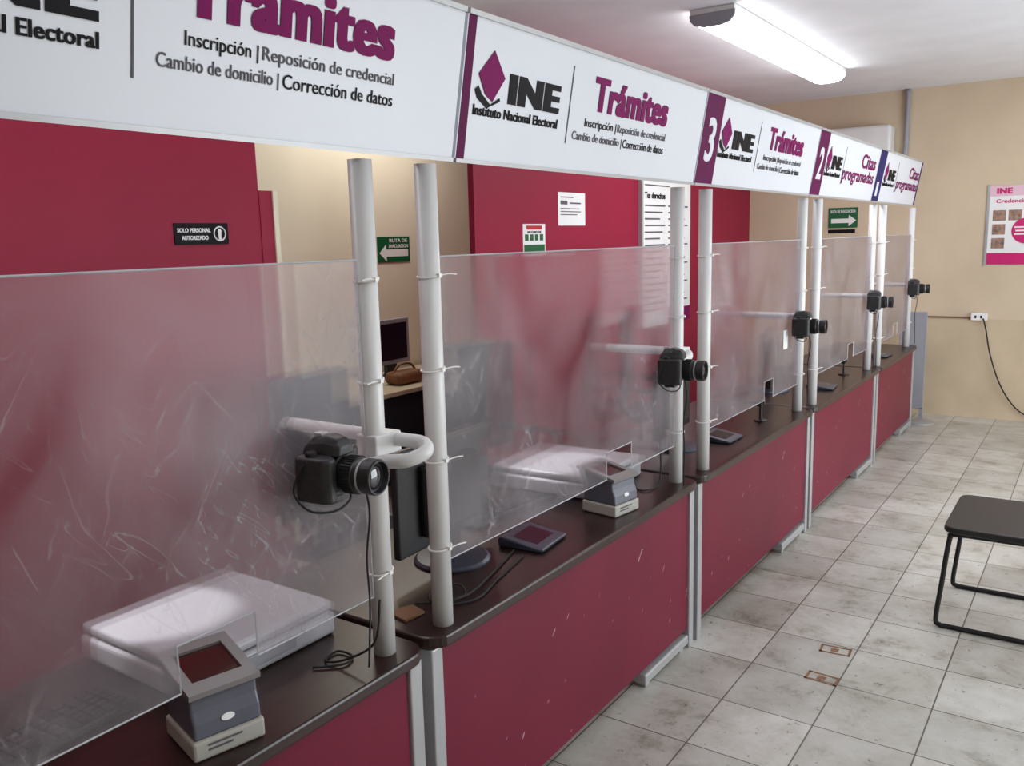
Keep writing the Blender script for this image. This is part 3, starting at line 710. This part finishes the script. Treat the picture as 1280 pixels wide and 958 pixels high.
# ------------------------------------------------------------------ visitor chair
R = root('visitor_chair', (-.24, 4.2, 0), 'black chair with steel tube sled frame on the tiled floor', 'chair'); o = R.location
pts = rrect(-.50, -.02, 3.90, 4.46, .05, .435)
V, F = g_extr(pts, (0, 0, .028)); s = obj('seat', V, F, M_blackplastic, R, o)
mm = s.modifiers.new('b', 'BEVEL'); mm.width = .009; mm.segments = 3; mm.limit_method = 'ANGLE'; mm.angle_limit = 1
for y in (3.93, 4.43):
    P = [(-.05, y, .43), (-.30, y, .43), (-.455, y, .425), (-.475, y, .40), (-.495, y, .20), (-.51, y, .04), (-.495, y, .013), (-.45, y, .011), (-.2, y, .011), (.02, y, .011), (.06, y, .02), (.065, y, .06), (.02, y, .42), (.03, y, .6), (.08, y, .84)]
    V, F = g_tube(P, .0105, 10, k=5); obj('side_frame', V, F, M_blackrub, R, o, smooth=True)
V, F = g_tube([(-.475, 3.93, .40), (-.475, 4.43, .40)], .009, 8, smooth=False); obj('cross_bar', V, F, M_blackrub, R, o)
V, F = g_box(.04, .07, 3.93, 4.43, .62, .84, .012, 3); obj('backrest', V, F, M_blackplastic, R, o)

def residue(x, y, w, d, a):
    V, F = [], []
    for (a0, a1, b0, b1) in ((0, w, 0, .010), (0, w, d-.009, d), (0, .010, 0, d), (w-.010, w, 0, d), (w*.35, w*.6, .02, d-.02)):
        V, F = merge((V, F), g_box(a0-w/2, a1-w/2, b0-d/2, b1-d/2, .0003, .0012))
    ob = obj('glue_residue', V, F, M_stain); ob.location = (x, y, 0); ob.rotation_euler = (0, 0, a)
    tag(ob, 'brown rectangular glue residue on a floor tile', 'stain', 'glue residues')
residue(-.815, 3.48, .12, .07, .1); residue(-.80, 3.22, .12, .07, -.05)

# ------------------------------------------------------------------ lights
def area(name, loc, rot, sx, sy, e, c=(1, 1, 1)):
    l = bpy.data.lights.new(name, 'AREA'); l.shape = 'RECTANGLE'; l.size = sx; l.size_y = sy; l.energy = e; l.color = c
    ob = bpy.data.objects.new(name, l); ob.location = loc; ob.rotation_euler = rot; COL.objects.link(ob); return ob
COOL = (.92, .965, 1)
area('window_daylight', (XR+.15, 5.1, 1.2), (0, math.radians(90), 0), 2.2, 4.1, 138, COOL)
area('ceiling_fill', (.6, .8, ZC-.02), (0, 0, 0), 1.2, 3.0, 26, COOL)  # unseen fill lamp at ceiling level, no fixture modelled
area('ceiling_fill_staff', (-2.4, 1.5, ZC-.02), (0, 0, 0), .4, 2.4, 14, COOL)  # added fill over the staff side, without a fixture
area('ceiling_fill_hall', (-.2, 6.0, ZC-.02), (0, 0, 0), .4, 2.4, 16, COOL)  # unseen fill for the hall, bare area lamp only
area('ceiling_fill_recess', (-4.0, 4.6, ZC-.02), (0, 0, 0), .5, 1.4, 20, (1, .98, .92))  # fill lamp added to brighten the recess, no fitting there
def spot(name, loc, tgt, e, ang, blend=.15):
    l = bpy.data.lights.new(name, 'SPOT'); l.energy = e; l.spot_size = math.radians(ang); l.spot_blend = blend; l.shadow_soft_size = .02
    ob = bpy.data.objects.new(name, l); ob.location = loc
    ob.rotation_euler = (Vector(tgt)-Vector(loc)).to_track_quat('-Z', 'Y').to_euler(); COL.objects.link(ob)
spot('sun_patch_light', (-2.9, .4, 2.8), (-1.88, 1.16, .8), 300, 8)
spot('sun_patch_light', (-2.9, 2.0, 2.8), (-1.78, 2.90, .8), 260, 8)
w = bpy.data.worlds.new('World'); scene.world = w; w.use_nodes = True
bg = w.node_tree.nodes['Background']; bg.inputs[0].default_value = (.88, .94, 1, 1); bg.inputs[1].default_value = 1.5

# ------------------------------------------------------------------ camera
psi = math.radians(34.6); th = math.radians(9.37)
fw = Vector((-math.sin(psi)*math.cos(th), math.cos(psi)*math.cos(th), -math.sin(th)))
r0 = Vector((math.cos(psi), math.sin(psi), 0)); u0 = r0.cross(fw)
rt = (r0-.025*u0).normalized(); up = (u0+.025*r0).normalized()
cd = bpy.data.cameras.new('Camera'); cam = bpy.data.objects.new('Camera', cd); COL.objects.link(cam)
cd.sensor_width = 36; cd.lens = 1080/1280*36; cd.clip_start = .05
cam.matrix_world = Matrix(((rt.x, up.x, -fw.x, 0), (rt.y, up.y, -fw.y, 0), (rt.z, up.z, -fw.z, 1.70), (0, 0, 0, 1)))
scene.camera = cam
